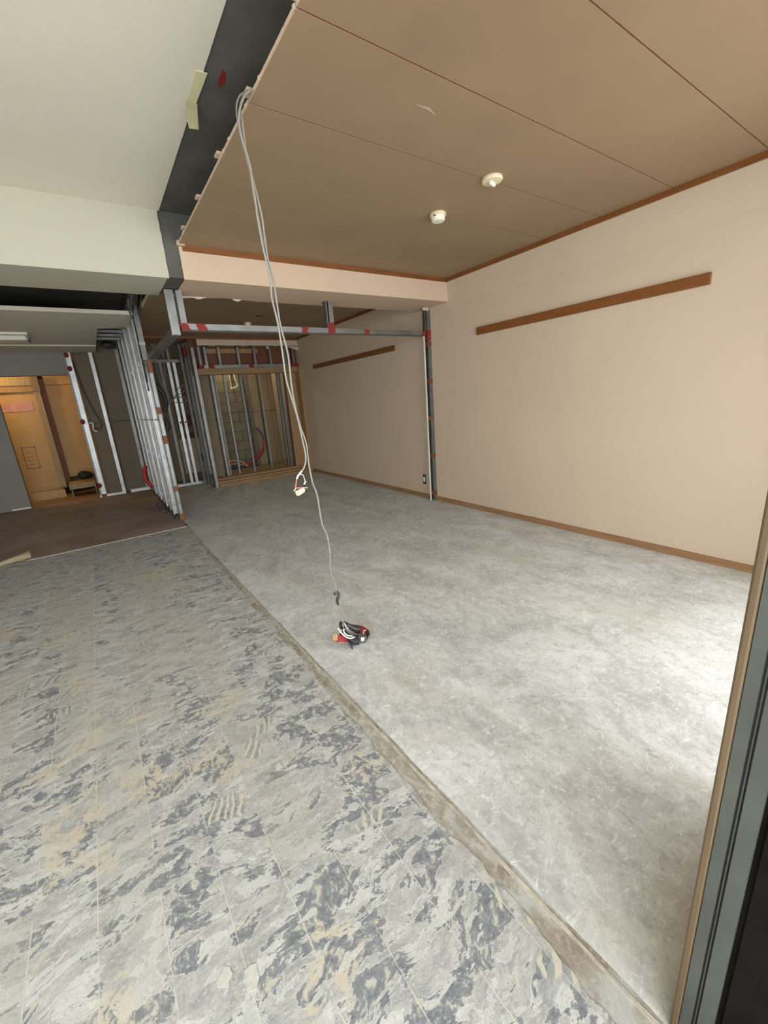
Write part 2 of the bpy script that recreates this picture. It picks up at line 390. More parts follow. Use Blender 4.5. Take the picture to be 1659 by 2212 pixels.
# ---------------------------------------------------------------- brown board ceiling (room one)
cA = struct(B('ceiling', 'board_edge', (.756, 3.31, .15, 3.445, 2.4135, 2.42)), 'suspended brown panelled ceiling')
g = [.02 + .455 * i for i in range(0, 9)]
ys = [y for y in [.15, .475, .93, 1.385, 1.84, 2.295, 2.75, 3.205, 3.445]]
for a_, b_ in zip(ys, ys[1:]):
    bm = bmesh.new(); box(bm, .7515, 3.31, a_ + .003, b_ - .003, 2.4, 2.4125, .0003); o = finish('ceiling_board', bm, 'brown_board', cA)
    bm = bmesh.new()
    n = 40; yy = [a_ + .003 + (b_ - a_ - .006) * i / n for i in range(n + 1)]
    prism(bm, [(.7495 + .0015 * noise.noise(Vector((y * 60, 0, 0))) - (.004 if random.random() < .04 else 0), y) for y in yy] + [(.7515, yy[-1]), (.7515, yy[0])], 2.400, 2.4135)
    finish('cut_edge', bm, 'board_edge', o)
for y in ys[1:-1]:
    B('joint_batten', 'board_edge', (.733, .80, y - .045, y + .0, 2.4135, 2.424), cA)
    B('joint_strip', 'darkply', (.76, 3.31, y - .003, y + .003, 2.4014, 2.4135), cA)
# exposed scratch-like scuff
B('joint_batten', 'board_edge', (.738, .79, 3.41, 3.44, 2.392, 2.42), cA)
bm = bmesh.new(); prism(bm, [(1.335, 1.545), (1.40, 1.535), (1.46, 1.56), (1.40, 1.545)], 2.3994, 2.4001); finish('scuff', bm, 'board_edge', cA)
# trims
struct(B('trim_1', 'trimx', (.775, 3.3, 3.433, 3.446, 2.366, 2.401)), 'brown wooden ceiling trim along the beam')
struct(B('trim_2', 'trim', (3.272, 3.3, .147, 3.446, 2.366, 2.401)), 'brown wooden ceiling trim along the right wall')
# ---------------------------------------------------------------- room two ceiling
cB = struct(B('ceiling', 'board_edge', (.70, 3.31, 3.95, 7.34, 2.4125, 2.42)), 'brown ceiling of the room beyond the beam')
B('ceiling_board', 'brown_board', (.70, 1.50, 7.28, 8.1, 2.4, 2.4125), cB)
yb = [3.95 + .455 * i for i in range(8)] + [7.34]
for a_, b_ in zip(yb, yb[1:]):
    if b_ - a_ > .05: B('ceiling_board', 'brown_board', (.70, 3.31, a_ + .001, b_ - .001, 2.4, 2.4125), cB)
bm = bmesh.new()
pts = [(.70 - .03 * abs(noise.noise(Vector((y * 8, 0, 0)))), y) for y in [3.95 + 1.5 * i / 40 for i in range(41)]]
prism(bm, pts + [(.712, 5.45), (.712, 3.95)], 2.398, 2.416); finish('torn_edge', bm, 'plaster', cB)
B('slot', 'black', (2.005, 2.085, 5.57, 5.62, 2.398, 2.401), cB)['label'] = 'small dark slot cut in the ceiling'
struct(B('trim_3', 'trim', (3.272, 3.3, 3.95, 7.34, 2.366, 2.401)))
struct(B('trim_4', 'trimx', (.70, 3.3, 7.27, 7.3, 2.362, 2.401)))

# baseboards
struct(B('baseboard_right', 'base', (3.297, 3.31, .15, 3.74, 0, .052), None, .0015), 'thin oak baseboard along the cream wall')
struct(B('baseboard_right', 'base', (3.297, 3.31, 3.82, 7.27, 0, .052), None, .0015), 'thin oak baseboard in the room beyond the beam')

# wall mounted wooden rails
def rail(y0, y1, z0, z1, label):
    r = thing('wall_rail', label, 'rail', (3.30, (y0 + y1) / 2, z0))
    B('board', 'trim', (3.287, 3.31, y0, y1, z0, z1), r, .0015)
    B('end_grain', 'brownmark', (3.288, 3.3095, y0 - .0015, y0 + .001, z0 + .001, z1 - .001), r)
rail(1.132, 3.041, 1.800, 1.868, 'long brown wooden rail on the cream wall nearest the camera')
rail(4.412, 6.765, 1.828, 1.892, 'shorter looking brown wooden rail on the far wall beyond the beam')

# ---------------------------------------------------------------- smoke detectors
def detector(x, y, z, label, k=1., tilt=0, mat='white'):
    d = thing('smoke_detector', label, 'smoke detector', (x, y, z - .05 * k))
    bm = bmesh.new(); lathe(bm, [(.052 * k, 0), (.053 * k, -.012 * k), (.048 * k, -.018 * k)], (x, y, z)); finish('mounting_base', bm, 'cream', d, False)
    bm = bmesh.new(); lathe(bm, [(.045 * k, -.018 * k), (.046 * k, -.024 * k), (.043 * k, -.040 * k), (.036 * k, -.046 * k), (.015 * k, -.048 * k)], (x, y, z)); finish('sensor_head', bm, mat, d, False)
    B('vent_gap', 'black', (x - .050 * k, x - .040 * k, y - .022 * k, y - .012 * k, z - .024 * k, z - .019 * k), d)
    return d
detector(2.13, 2.29, 2.4, 'round white two-tier detector on the brown ceiling, nearer the beam')
d = thing('ceiling_rose', 'yellowed round ceiling rosette beside the white detector, on the next joint', 'ceiling fitting', (2.1, 1.81, 2.37))
bm = bmesh.new(); lathe(bm, [(.056, 0), (.058, -.010), (.052, -.018), (.030, -.021)], (2.10, 1.812, 2.4)); finish('plate', bm, 'cream', d)
bm = bmesh.new(); tube(bm, [(2.075, 1.805, 2.376), (2.10, 1.812, 2.374), (2.125, 1.82, 2.376)], .012, 8); finish('twist_socket', bm, 'white', d, True)
detector(2.04, 6.07, 2.4, 'small white detector on the brown ceiling beyond the beam', .9)
bm = bmesh.new(); lathe(bm, [(.035, 0), (.036, -.008), (.026, -.02), (.008, -.028)], (-.62, 6.25, 2.315), 20)
tag(finish('sprinkler_cap', bm, 'cream'), 'small cream cap on the low white ceiling at the left edge', 'ceiling fitting')

# ---------------------------------------------------------------- masking tape on the slab edge
tp = thing('masking_tape', 'pale yellow masking tape strip hanging from the white ceiling edge', 'tape', (.68, 2.3, 2.55))
bm = bmesh.new(); prism(bm, [(.640, 2.07), (.683, 2.065), (.678, 2.27), (.640, 2.26)], 2.5915, 2.5945); finish('stuck_strip', bm, 'masking', tp)
bm = bmesh.new()
rows = [(0, 2.26, 2.592), (1, 2.285, 2.575), (2, 2.31, 2.552), (3, 2.33, 2.532)]
vs = [(bm.verts.new((.636 + .002 * i + (.006 if i == 3 else 0), y, z - (.008 if i == 3 else 0))), bm.verts.new((.683 + .003 * i, y + .004, z))) for i, y, z in rows]
for p_, q_ in zip(vs, vs[1:]): bm.faces.new((p_[0], p_[1], q_[1], q_[0]))
bmesh.ops.solidify(bm, geom=bm.faces[:], thickness=.0006); finish('loose_end', bm, 'masking', tp)
bm = bmesh.new(); pr = [(.735, 2.03), (.752, 2.04), (.762, 2.09), (.748, 2.13), (.733, 2.10)]
prism(bm, pr, 2.598, 2.6); o = finish('paint_mark', bm, 'red', ceil); o['label'] = 'red paint mark on the dark slab'

# ---------------------------------------------------------------- electrical bits
def outlet():
    d = thing('wall_outlet', 'uncovered white outlet frame low on the far cream wall', 'outlet', (3.30, 3.96, .17))
    B('mounting_frame', 'steel_dull', (3.304, 3.31, 3.93, 3.99, .175, .295), d)
    B('socket', 'white', (3.299, 3.305, 3.943, 3.977, .205, .265), d)
    B('screw_tab', 'black', (3.302, 3.305, 3.95, 3.97, .178, .192), d); B('screw_tab', 'black', (3.302, 3.305, 3.95, 3.97, .278, .292), d)
outlet()
yc = 1.78
def cab(ps): return [(x, yc + dy, z) for x, dy, z in ps]
h = thing('hanging_cable', 'long grey cable hanging from the brown ceiling edge down to the floor', 'cable', (.75, yc, 1.2))
right = [(.765, .02, 2.425), (.725, .015, 2.40), (.695, .01, 2.345), (.692, 0, 2.304), (.691, 0, 2.183), (.704, 0, 2.107), (.711, 0, 2.062), (.719, 0, 1.996), (.719, 0, 1.936), (.720, 0, 1.852), (.732, 0, 1.781), (.734, 0, 1.688), (.737, 0, 1.599), (.754, 0, 1.487), (.752, 0, 1.366), (.756, 0, 1.271), (.768, 0, 1.182), (.787, 0, 1.10), (.788, 0, 1.007), (.795, 0, .913), (.811, 0, .847), (.818, 0, .705), (.836, 0, .647), (.842, 0, .594), (.842, 0, .526), (.834, 0, .453), (.848, 0, .375), (.859, 0, .308)]
T('sheath', 'cable', cab(right), .0042, h, 8, 4)
T('strand', 'cable', cab([(.765, .03, 2.425), (.712, .03, 2.40), (.683, .02, 2.34), (.683, .01, 2.25), (.698, .008, 2.15), (.700, .008, 2.07), (.708, .008, 1.98), (.716, .008, 1.90)]), .0034, h, 8, 4)
T('strand', 'cable', cab([(.856, 0, .30), (.852, 0, .263), (.864, -.004, .184), (.868, -.01, .10)]), .0026, h)
T('strand', 'cable', cab([(.852, 0, .293), (.82, 0, .305), (.797, 0, .30), (.790, 0, .262), (.80, 0, .21), (.816, 0, .178), (.838, 0, .112)]), .0024, h)
T('strand', 'cable', cab([(.862, .0, .22), (.867, .01, .183), (.884, .01, .118)]), .0022, h)
T('tape_knot', 'tapeblack', cab([(.856, 0, .325), (.864, .0, .305), (.858, 0, .285), (.852, 0, .268), (.856, 0, .242)]), lambda t: .0045 + .0045 * math.sin(math.pi * t), h)
bm = bmesh.new(); box(bm, .838, .850, yc - .004, yc + .004, .304, .318, .002); finish('tape_tail', bm, 'tapeblack', h)
h = thing('hanging_cable', 'shorter grey cable beside it ending in bare pink and white wires', 'cable', (.74, yc, 1.2))
left = [(.770, .0, 2.424), (.718, -.005, 2.385), (.682, -.01, 2.32), (.675, -.01, 2.254), (.694, -.01, 2.166), (.695, -.01, 2.105), (.697, -.01, 2.052), (.697, -.01, 1.973), (.704, -.01, 1.872), (.716, -.01, 1.78), (.711, -.01, 1.706), (.723, -.01, 1.602), (.726, -.01, 1.479), (.727, -.01, 1.384), (.742, -.01, 1.298), (.756, -.01, 1.222), (.766, -.01, 1.13), (.773, -.01, 1.036), (.755, -.01, .988), (.73, -.01, .966)]
T('sheath', 'cable', cab(left), .0042, h, 8, 4)
T('bare_core', 'white', cab([(.745, -.01, .978), (.722, -.012, .958), (.714, -.012, .945)]), .0044, h)
T('wire', 'pinkwire', cab([(.714, -.012, .945), (.708, -.012, .925), (.702, -.012, .905)]), .0028, h)
T('wire', 'white', cab([(.735, -.01, .963), (.748, -.01, .957), (.752, -.01, .940), (.755, -.01, .925)]), .0018, h)
T('wire_tip', 'white', cab([(.757, -.01, .928), (.754, -.01, .921), (.746, -.01, .914)]), .004, h)
T('wire', 'pinkwire', cab([(.702, -.012, .905), (.715, -.012, .903), (.735, -.012, .900)]), .0024, h)
T('wire', 'cream', cab([(.735, -.012, .900), (.752, -.012, .897), (.762, -.012, .894)]), .0016, h)
T('wire', 'white', cab([(.706, -.012, .905), (.700, -.012, .899), (.692, -.012, .892)]), .0022, h)
bm = bmesh.new(); box(bm, -.022, .022, -.010, .010, -.012, .012, .003); box(bm, -.012, .026, -.011, .011, -.004, .002, .001)
bmesh.ops.transform(bm, matrix=Matrix.Translation((.722, yc - .012, .884)) @ Matrix.Rotation(-.25, 4, 'Y') @ Matrix.Rotation(.4, 4, 'Z'), verts=bm.verts)
finish('connector', bm, 'cream', h)['label'] = 'cream plastic connector at the wire ends'
T('wire', 'darkcable', cab([(.698, -.012, .895), (.695, -.012, .882), (.692, -.012, .872)]), .0012, h)

# cluster on the floor
s = thing('taped_switch_cluster', 'cluster of black taped devices with red plates and a grey box lying on the floor', 'electrical bundle', (.92, yc, 0))
def rot(bm, loc, e): bmesh.ops.transform(bm, matrix=Matrix.Translation(loc) @ Matrix.Rotation(e[2], 4, 'Z') @ Matrix.Rotation(e[1], 4, 'Y') @ Matrix.Rotation(e[0], 4, 'X'), verts=bm.verts)
def plate(name, mat, d, loc, e, bev=.002):
    bm = bmesh.new(); box(bm, -d[0], d[0], -d[1], d[1], -d[2], d[2], bev); rot(bm, loc, e); return finish(name, bm, mat, s)
plate('red_plate', 'redplate', (.045, .018, .003), (.855, yc - .03, .053), (math.radians(58), .30, -.25))['label'] = 'red switch plate'
plate('wooden_edge', 'plank', (.046, .0025, .003), (.858, yc - .040, .036), (math.radians(58), .30, -.25))
plate('wooden_tab', 'ply', (.014, .016, .004), (.806, yc - .018, .078), (math.radians(58), .30, -.25))
plate('red_plate', 'redplate', (.034, .022, .003), (.992, yc - .012, .032), (math.radians(66), .85, .15))
plate('wooden_edge', 'plank', (.05, .003, .004), (1.008, yc - .020, .048), (math.radians(66), .85, .15))
T('taped_roll', 'tapeblack', [(.872, yc + .04, .095), (.90, yc + .035, .088), (.94, yc + .02, .062), (.975, yc + .005, .04)], lambda t: .019 + .004 * math.sin(9 * t), s, 12)
T('taped_roll', 'tapeblack', [(.862, yc + .005, .078), (.872, yc - .01, .060), (.905, yc - .03, .036), (.93, yc - .045, .026)], lambda t: .020 + .003 * math.sin(8 * t), s, 12)
plate('switch_body', 'tapeblack', (.030, .022, .018), (.905, yc - .045, .034), (.5, .35, -.3), .004)
plate('grey_box', 'steel', (.021, .016, .022), (.948, yc - .055, .031), (.25, .1, -.35), .002)['label'] = 'small grey metal box'
plate('box_tab', 'white', (.009, .002, .012), (.940, yc - .074, .036), (.25, .1, -.35), .001)
plate('side_plate', 'tapeblack', (.004, .018, .024), (.985, yc - .045, .028), (.2, .5, -.2), .001)
plate('side_plate', 'tapeblack', (.004, .016, .026), (.872, yc - .055, .027), (.2, -.3, -.2), .001)
T('wire', 'white', [(.838, yc, .112), (.85, yc - .03, .080), (.875, yc - .055, .060), (.90, yc - .062, .062)], .004, s)
T('wire', 'white', [(.868, yc - .01, .10), (.862, yc - .02, .082), (.872, yc - .04, .072), (.892, yc - .055, .068)], .0035, s)
T('wire', 'white', [(.884, yc + .01, .118), (.886, yc - .005, .10), (.895, yc - .01, .09)], .003, s)
T('wire', 'white', [(.955, yc - .06, .058), (.968, yc - .052, .068), (.985, yc - .045, .060)], .0018, s)

# ---------------------------------------------------------------- hanging steel header under the beam
hf = thing('hanging_steel_header', 'galvanised steel header with red paint marks hanging below the beam', 'steel frame', (2, 3.77, 1.91))
hz = 1.905
channel('header_track', 'steel', (.735, 3.75, hz), X, 2.50, Y, Z, .065, .045, 0, hf)
channel('soffit_strip', 'steel_dull', (.735, 3.752, hz - .003), X, 2.50, Y, nZ, .061, .003, 0, hf)
vstud(.655, 3.75, 1.865, 2.187, .062, .045, hf, 'y+')
vstud(.735, 3.752, hz + .004, 2.187, .045, .06, hf, 'x-')
vstud(2.055, 3.752, hz + .004, 2.187, .045, .06, hf, 'x-')
vstud(2.028, 3.752, hz + .004, 2.187, .012, .06, hf, 'x+', 'steel_dull')
channel('side_track', 'steel', (.720, 3.80, 1.865), Y, 1.60, nX, Z, .065, .045, 0, hf)['label'] = 'dull track running back to the door post'
def mark(x0, x1, mat='red', p=hf, sk=0):
    bm = bmesh.new()
    n = 8; z0, z1 = hz - .0045, hz + .0455
    jx = [random.uniform(-.006, .006) for _ in range(n * 2 + 2)]
    A_ = [(x0 + jx[i] + sk * (i / n), z0 + (z1 - z0) * i / n) for i in range(n + 1)]; B_ = [(x1 + jx[n + 1 + i] + sk * (i / n), z0 + (z1 - z0) * i / n) for i in range(n + 1)]
    prism(bm, A_ + B_[::-1], 3.7485, 3.815, lambda x, z, y: (x, y, z)); return finish('paint_mark', bm, mat, p)
mark(.735, .80, sk=-.02); mark(.860, .930, sk=-.02); mark(1.758, 1.818); mark(2.028, 2.105); mark(2.440, 2.500); mark(3.195, 3.245)
B('paint_mark', 'red', (2.03, 2.10, 3.7495, 3.80, hz + .04, hz + .095), hf)
# stud against the right wall
ws = thing('wall_stud', 'grey steel stud with brown marks standing against the cream wall under the beam', 'steel stud', (3.28, 3.77, 0))
vstud(3.262, 3.735, 0, 2.165, .046, .063, ws, 'x-', 'steel_dull')
B('lip_strip', 'steel', (3.245, 3.262, 3.755, 3.795, 1.955, 2.18), ws)
B('plaster_edge', 'white', (3.240, 3.252, 3.775, 3.79, 0, 1.90), ws)['label'] = 'thin white strip beside the stud'
for z, hgt, mt in ((1.815, .055, 'darkply'), (1.875, .03, 'red'), (1.42, .045, 'darkply'), (1.0, .045, 'brownmark'), (.555, .045, 'darkply'), (.095, .06, 'darkply'), (1.93, .06, 'red')):
    B('paint_mark', mt, (3.2605, 3.3092, 3.7335, 3.79, z - hgt / 2, z + hgt / 2), ws)

# ---------------------------------------------------------------- long stud partition
pt = thing('stud_partition', 'long row of galvanised wall studs running away from the marked door post', 'steel frame', (.64, 6.9, 0))
def clip(y, z):
    bm = bmesh.new(); box(bm, .598, .668, y - .006, y + .024, z, z + .006); box(bm, .598, .668, y - .006, y + .024, z + .03, z + .036); box(bm, .604, .612, y - .008, y + .02, z, z + .036); box(bm, .654, .662, y - .008, y + .02, z, z + .036)
    return finish('spacer_clip', bm, 'steel_glare', pt)
for k in range(9):
    y = 5.69 + .303 * k
    vstud(.60, y, .035, 2.56 if k < 2 else 2.56, .065, .045, pt, 'y-', 'steel' if k % 2 else 'steel_glare')
    clip(y - .004, .155); clip(y - .004, .74)
    if k < 6: clip(y - .004, 1.86)
channel('floor_track', 'steel_dull', (.665, 5.48, 0), Y, 2.85, nX, Z, .067, .04, 0, pt)
channel('top_track', 'steel_dull', (.598, 5.48, 2.56), Y, 2.85, X, nZ, .067, .04, 0, pt)
channel('brace_channel', 'steel', (.618, 5.50, 1.21), Y, 2.8, X, Z, .03, .012, 0, pt)
vstud(.655, 7.60, .035, 2.55, .02, .045, pt, 'x+', 'steel_dull')
dp = thing('door_post', 'round cornered steel door post with orange brown primer patches', 'steel post', (.65, 5.45, 0))
bm = bmesh.new(); box(bm, .630, .680, 5.425, 5.478, .0, 1.868, .010); finish('post', bm, 'steel', dp)
for z0, z1 in ((.0, .10), (.36, .44), (.93, 1.04), (1.27, 1.36), (1.72, 1.868)):
    bm = bmesh.new(); box(bm, .6285, .6815, 5.4235, 5.4795, z0, z1, .010); finish('primer_patch', bm, 'brownmark', dp)
vstud(.605, 5.44, 1.868, 2.56, .05, .045, dp, 'y+', 'steel_dull', 'upper_stud')
B('paint_mark', 'brownmark', (.655, .722, 5.40, 5.425, 1.86, 1.93), dp)
B('bracket', 'steel', (.598, .66, 5.43, 5.438, 2.02, 2.05), dp)
tag(T('steel_pipe', 'steel_dull', [(.535, 6.05, .0262), (.53, 6.8, .0262)], .020, None, 14, 1), 'short steel pipe lying on the floor beside the stud row', 'pipe')

# loose cables at the stud row
lc = thing('cable_loops', 'tangle of thin grey cables looped in front of the paired bright studs', 'cables', (1.15, 7.9, 1.5))
T('loop', 'cable', [(1.10, 7.9, 1.42), (1.22, 7.9, 1.52), (1.30, 7.9, 1.66), (1.40, 7.9, 1.72), (1.42, 7.9, 1.66), (1.32, 7.9, 1.58), (1.20, 7.9, 1.53)], .006, lc)
T('loop', 'cable', [(1.08, 7.9, 1.40), (1.20, 7.9, 1.50), (1.32, 7.9, 1.53), (1.40, 7.9, 1.50), (1.36, 7.9, 1.44), (1.22, 7.9, 1.45)], .006, lc)
T('strand', 'cable', [(1.12, 7.9, 2.55), (1.05, 7.9, 2.1), (1.06, 7.9, 1.8), (1.12, 7.9, 1.6), (1.06, 7.9, 1.40), (.99, 7.88, 1.25), (.96, 7.88, 1.15)], .010, lc)
T('strand', 'cable', [(1.20, 7.9, 2.55), (1.16, 7.9, 2.0), (1.13, 7.9, 1.75), (1.14, 7.9, 1.5), (1.10, 7.9, 1.42)], .008, lc)
T('strand', 'darkcable', [(.98, 7.9, 1.75), (1.06, 7.9, 1.6), (1.08, 7.9, 1.45), (1.02, 7.9, 1.3)], .035, lc)
T('strand', 'darkcable', [(1.0, 7.9, 1.2), (1.03, 7.9, 1.1), (1.0, 7.9, 1.0)], .04, lc)
lc = thing('ceiling_cables', 'dark cables dropping from the slab above the stud row', 'cables', (.66, 5.2, 2.4))
for i, (x, y) in enumerate(((.60, 5.1), (.635, 5.2), (.66, 5.3), (.69, 5.15), (.71, 5.3))):
    T('strand', 'darkcable' if i % 2 else 'steel_dull', [(x, y, 2.598), (x + .01, y + .05, 2.50), (x - .01, y + .15, 2.42), (x - .03, y + .28, 2.34), (.62 + .005 * i, y + .42, 2.22), (.625, 5.72, 1.95 - .1 * i)], .008 + .003 * (i % 2), lc)
tag(T('red_hose', 'redhose', [(.575, 7.9, .46), (.53, 7.88, .36), (.53, 7.86, .24), (.58, 7.84, .14), (.59, 7.82, .10)], .028), 'short dark red hose curling at the foot of the stud row', 'hose')

# ---------------------------------------------------------------- low white ceiling on the left
dc = thing('dropped_ceiling', 'low white dropped ceiling on the left with a broken corner cut out', 'ceiling panel', (-.8, 6.8, 2.32))
bm = bmesh.new(); prism(bm, [(-2.6, 5.42), (.595, 5.42), (.595, 6.12), (.285, 6.30), (.285, 8.34), (-2.6, 8.34)], 2.315, 2.335); finish('panel', bm, 'white_paper', dc)
B('front_edge', 'white_paper', (-2.6, .59, 5.405, 5.42, 2.315, 2.352), dc)
bm = bmesh.new(); box(bm, -2.6, .28, 7.62, 8.34, 2.296, 2.3155); finish('rear_step', bm, 'white_paper', dc)
for k, y in enumerate((6.42, 6.72, 7.02, 7.32)):
    channel('ceiling_joist', 'steel', (-1.0, y, 2.345), X, 1.58, Y, Z, .05, .03, 0, dc)
fl = thing('ceiling_lamp', 'white linear ceiling lamp cut off by the left edge of the picture', 'lamp', (-.9, 6.85, 2.27))
bm = bmesh.new(); box(bm, -1.65, -.405, 6.62, 6.98, 2.29, 2.315, .004); finish('housing', bm, 'white', fl)
bm = bmesh.new(); box(bm, -1.64, -.42, 6.68, 6.95, 2.235, 2.29, .02); finish('diffuser', bm, 'white', fl)
B('end_cap', 'steel_dull', (-.42, -.408, 6.69, 6.94, 2.24, 2.29), fl)
# wire hanger in the dark gap
tag(T('hanger_rod', 'steel_dull', [(-.46, 4.7, 2.6), (-.44, 4.8, 2.48), (-.43, 4.95, 2.36)], .006), 'thin hanger rod in the dark gap above the low white ceiling', 'rod')

# vinyl sheet with curled corner
vy = thing('vinyl_sheet', 'worn brown vinyl floor sheet with a pale torn front edge', 'floor covering', (-.8, 6.7, 0))
bm = bmesh.new()
ed = [(-.80 + 1.44 * i / 40, 5.10 + .012 * noise.noise(Vector((i * .35, 0, 0)))) for i in range(41)]
prism(bm, [(-2.6, 5.15), (-1.12, 5.25)] + ed + [(.64, 5.40), (.59, 5.42), (.585, 8.29), (-1.07, 8.29), (-1.07, 8.34), (-2.6, 8.34)], .001, .005); finish('sheet', bm, 'vinyl', vy)
bm = bmesh.new(); prism(bm, [(x, y - .012) for x, y in ed] + [(x, y + .002) for x, y in ed[::-1]], .0008, .006); finish('pale_edge', bm, 'plaster', vy)
bm = bmesh.new()   # curled flap
g_ = []
for i in range(13):
    u_ = i / 12; row = []
    for j in range(9):
        a_ = math.pi * 1.15 * j / 8 * (u_ ** .6 + .12)
        r_ = .026 * (.35 + u_)
        row.append(bm.verts.new((-1.14 + .36 * u_, 5.03 + .14 * u_ ** .8 + r_ * math.sin(a_) - .02 * (1 - u_), .006 + r_ * (1 - math.cos(a_)))))
    g_.append(row)
for r0, r1 in zip(g_, g_[1:]):
    for j in range(8): bm.faces.new((r0[j], r0[j + 1], r1[j + 1], r1[j]))
bmesh.ops.solidify(bm, geom=bm.faces[:], thickness=.002); finish('curled_corner', bm, 'cream', vy, True)
for i, (x0, y0, x1, y1) in enumerate(((-.12, 5.72, -.10, 7.0), (.02, 5.55, .03, 6.3), (-.16, 5.72, .02, 5.57), (.2, 5.75, .42, 5.9))):
    pass

# ---------------------------------------------------------------- back left wall, opening and hall
gw = struct(B('wall_back', 'grey_paper', (-2.6, -1.065, 8.35, 8.47, 0, 2.315)), 'grey wallpapered partition left of the lit doorway')
B('lintel', 'grey_paper', (-1.065, -.135, 8.35, 8.47, 1.975, 2.315), gw)
B('base_strip', 'white', (-1.30, -1.068, 8.343, 8.35, 0, .03), gw)
hall = struct(B('floor', 'plyx', (-2.6, .0, 8.40, 10.9, 0, .006)))
st_ = struct(B('trim_5', 'orange', (-2.0, -.64, 9.0, 9.05, 0, .14)), 'wooden kerb of the hall step')
struct(B('wall_hall', 'orange', (-2.6, -.69, 9.3, 9.36, .0, 2.6)), 'wooden panel wall in the lit hall')
struct(B('wall_hall', 'orange', (-2.6, 0.0, 10.3, 10.36, 0, 2.6)))
struct(B('wall_hall', 'orange', (-.10, -.04, 8.47, 10.3, 0, 2.6)))
struct(B('ceiling', 'white_paper', (-2.6, 0, 8.47, 10.3, 2.40, 2.42)))
jb = thing('door_frame', 'pale orange wooden door frame in the lit hall', 'door frame', (-.62, 9.3, 0))
B('jamb', 'plank', (-.70, -.615, 9.24, 9.37, .14, 1.80), jb); B('head', 'plank', (-1.7, -.70, 9.22, 9.3, 1.90, 2.03), jb); B('head_stop', 'ply', (-1.7, -.70, 9.245, 9.3, 1.80, 1.90), jb)
B('corner_block', 'back_board', (-.70, -.60, 9.22, 9.34, 1.80, 2.04), jb)
B('dark_slot', 'darkply', (-.615, -.545, 9.30, 9.4, .2, 2.0), jb)
cb_ = thing('hall_cabinet', 'orange lit tall cabinet side at the right of the doorway', 'cabinet', (-.35, 9.6, 0))
B('door', 'orange', (-.545, -.16, 9.40, 9.44, .30, 1.90), cb_); B('top_panel', 'orange', (-.54, -.16, 9.38, 9.44, 1.905, 2.05), cb_); 
lb = thing('low_step_box', 'low plywood box step at the foot of the doorway', 'step', (-.37, 9.0, 0))
B('top', 'orange', (-.56, -.18, 8.80, 9.2, .20, .23), lb); B('side', 'plank', (-.545, -.53, 8.85, 9.2, 0, .20), lb); B('side', 'plank', (-.2, -.185, 8.85, 9.2, 0, .20), lb)
B('front', 'plank', (-.56, -.18, 8.79, 8.80, .14, .23), lb)
bm = bmesh.new(); r = bmesh.ops.create_icosphere(bm, subdivisions=3, radius=.09)
for v in bm.verts: v.co = Vector((v.co.x * 1.25, v.co.y * .8, v.co.z * .85 if v.co.z > 0 else v.co.z * .7)) + noise.noise_vector(v.co * 14) * .02
bmesh.ops.transform(bm, matrix=Matrix.Translation((-.30, 9.02, .325)), verts=bm.verts)
tag(finish('work_bag', bm, 'black', None, True), 'small black bag sitting on the low step box', 'bag')
tpz = thing('paper_strip', 'pinkish protective paper strip taped across the hall panel', 'paper', (-1, 9.29, 1.55))
B('sheet', 'pinkhose', (-1.75, -.76, 9.292, 9.299, 1.49, 1.64), tpz)
nt = thing('stamped_mark', 'faint square stamped marking on the hall panel', 'marking', (-1, 9.29, .7))
for dims in ((-1.09, -.90, .89, .905), (-1.09, -.90, .53, .545), (-1.09, -1.075, .53, .905), (-.915, -.90, .53, .905)): B('border', 'plyx', (dims[0], dims[1], 9.297, 9.3, dims[2], dims[3]), nt)
for i in range(4): B('stroke', 'plyx', (-1.05, -.94, 9.298, 9.3, .60 + .065 * i, .612 + .065 * i), nt)

# left back frame: three studs before brown gypsum
bk = struct(B('wall_back', 'back_board', (-.13, 2.05, 8.50, 8.56, 0, 2.6)), 'brown gypsum board back behind the studs')
B('closet_side', 'back_board', (2.0, 2.05, 8.5, 9.1, 0, 2.6), bk)
B('brown_band', 'darkply', (1.28, 1.66, 8.49, 8.5, 1.02, 1.22), bk); B('brown_band', 'darkply', (1.28, 1.66, 8.49, 8.5, .72, .90), bk)
B('pale_panel', 'wall_paper', (1.25, 1.66, 8.488, 8.5, .16, .80), bk)
B('dark_box', 'black', (1.53, 1.62, 8.46, 8.488, .36, .50), bk)
lf = thing('doorway_stud_frame', 'bright wall studs at the right of the lit doorway before brown board', 'steel frame', (.1, 8.35, 0))
vstud(-.150, 8.31, .0, 2.30, .025, .065, lf, 'x+', 'steel_dull')
vstud(-.125, 8.305, .0, 2.30, .065, .045, lf, 'y+', 'steel_glare')
vstud(.175, 8.31, .0, 2.30, .05, .065, lf, 'y+', 'steel_glare')
vstud(.54, 8.31, .04, 2.34, .045, .065, lf, 'x-')
channel('floor_track', 'steel_glare', (-.16, 8.30, 0), X, .36, Y, Z, .067, .035, 0, lf)
channel('floor_track', 'steel_glare', (.30, 8.30, 0), X, .30, Y, Z, .067, .05, 0, lf)
for z in (.20, 1.25, 2.06, 2.26): 
    bm = bmesh.new(); r = bmesh.ops.create_icosphere(bm, subdivisions=2, radius=.034)
    bmesh.ops.transform(bm, matrix=Matrix.Translation((-.125 if z < 2 else -.11, 8.302, z)) @ Matrix.Diagonal((1, .25, 1.25, 1)), verts=bm.verts); finish('paint_mark', bm, 'red', lf, True)
B('paint_mark', 'brownmark', (-.13, -.06, 8.295, 8.31, .0, .05), lf)
T('tie_rod', 'steel', [(-.05, 8.40, 1.215), (.6, 8.40, 1.215)], .005, lf, 6, 1)
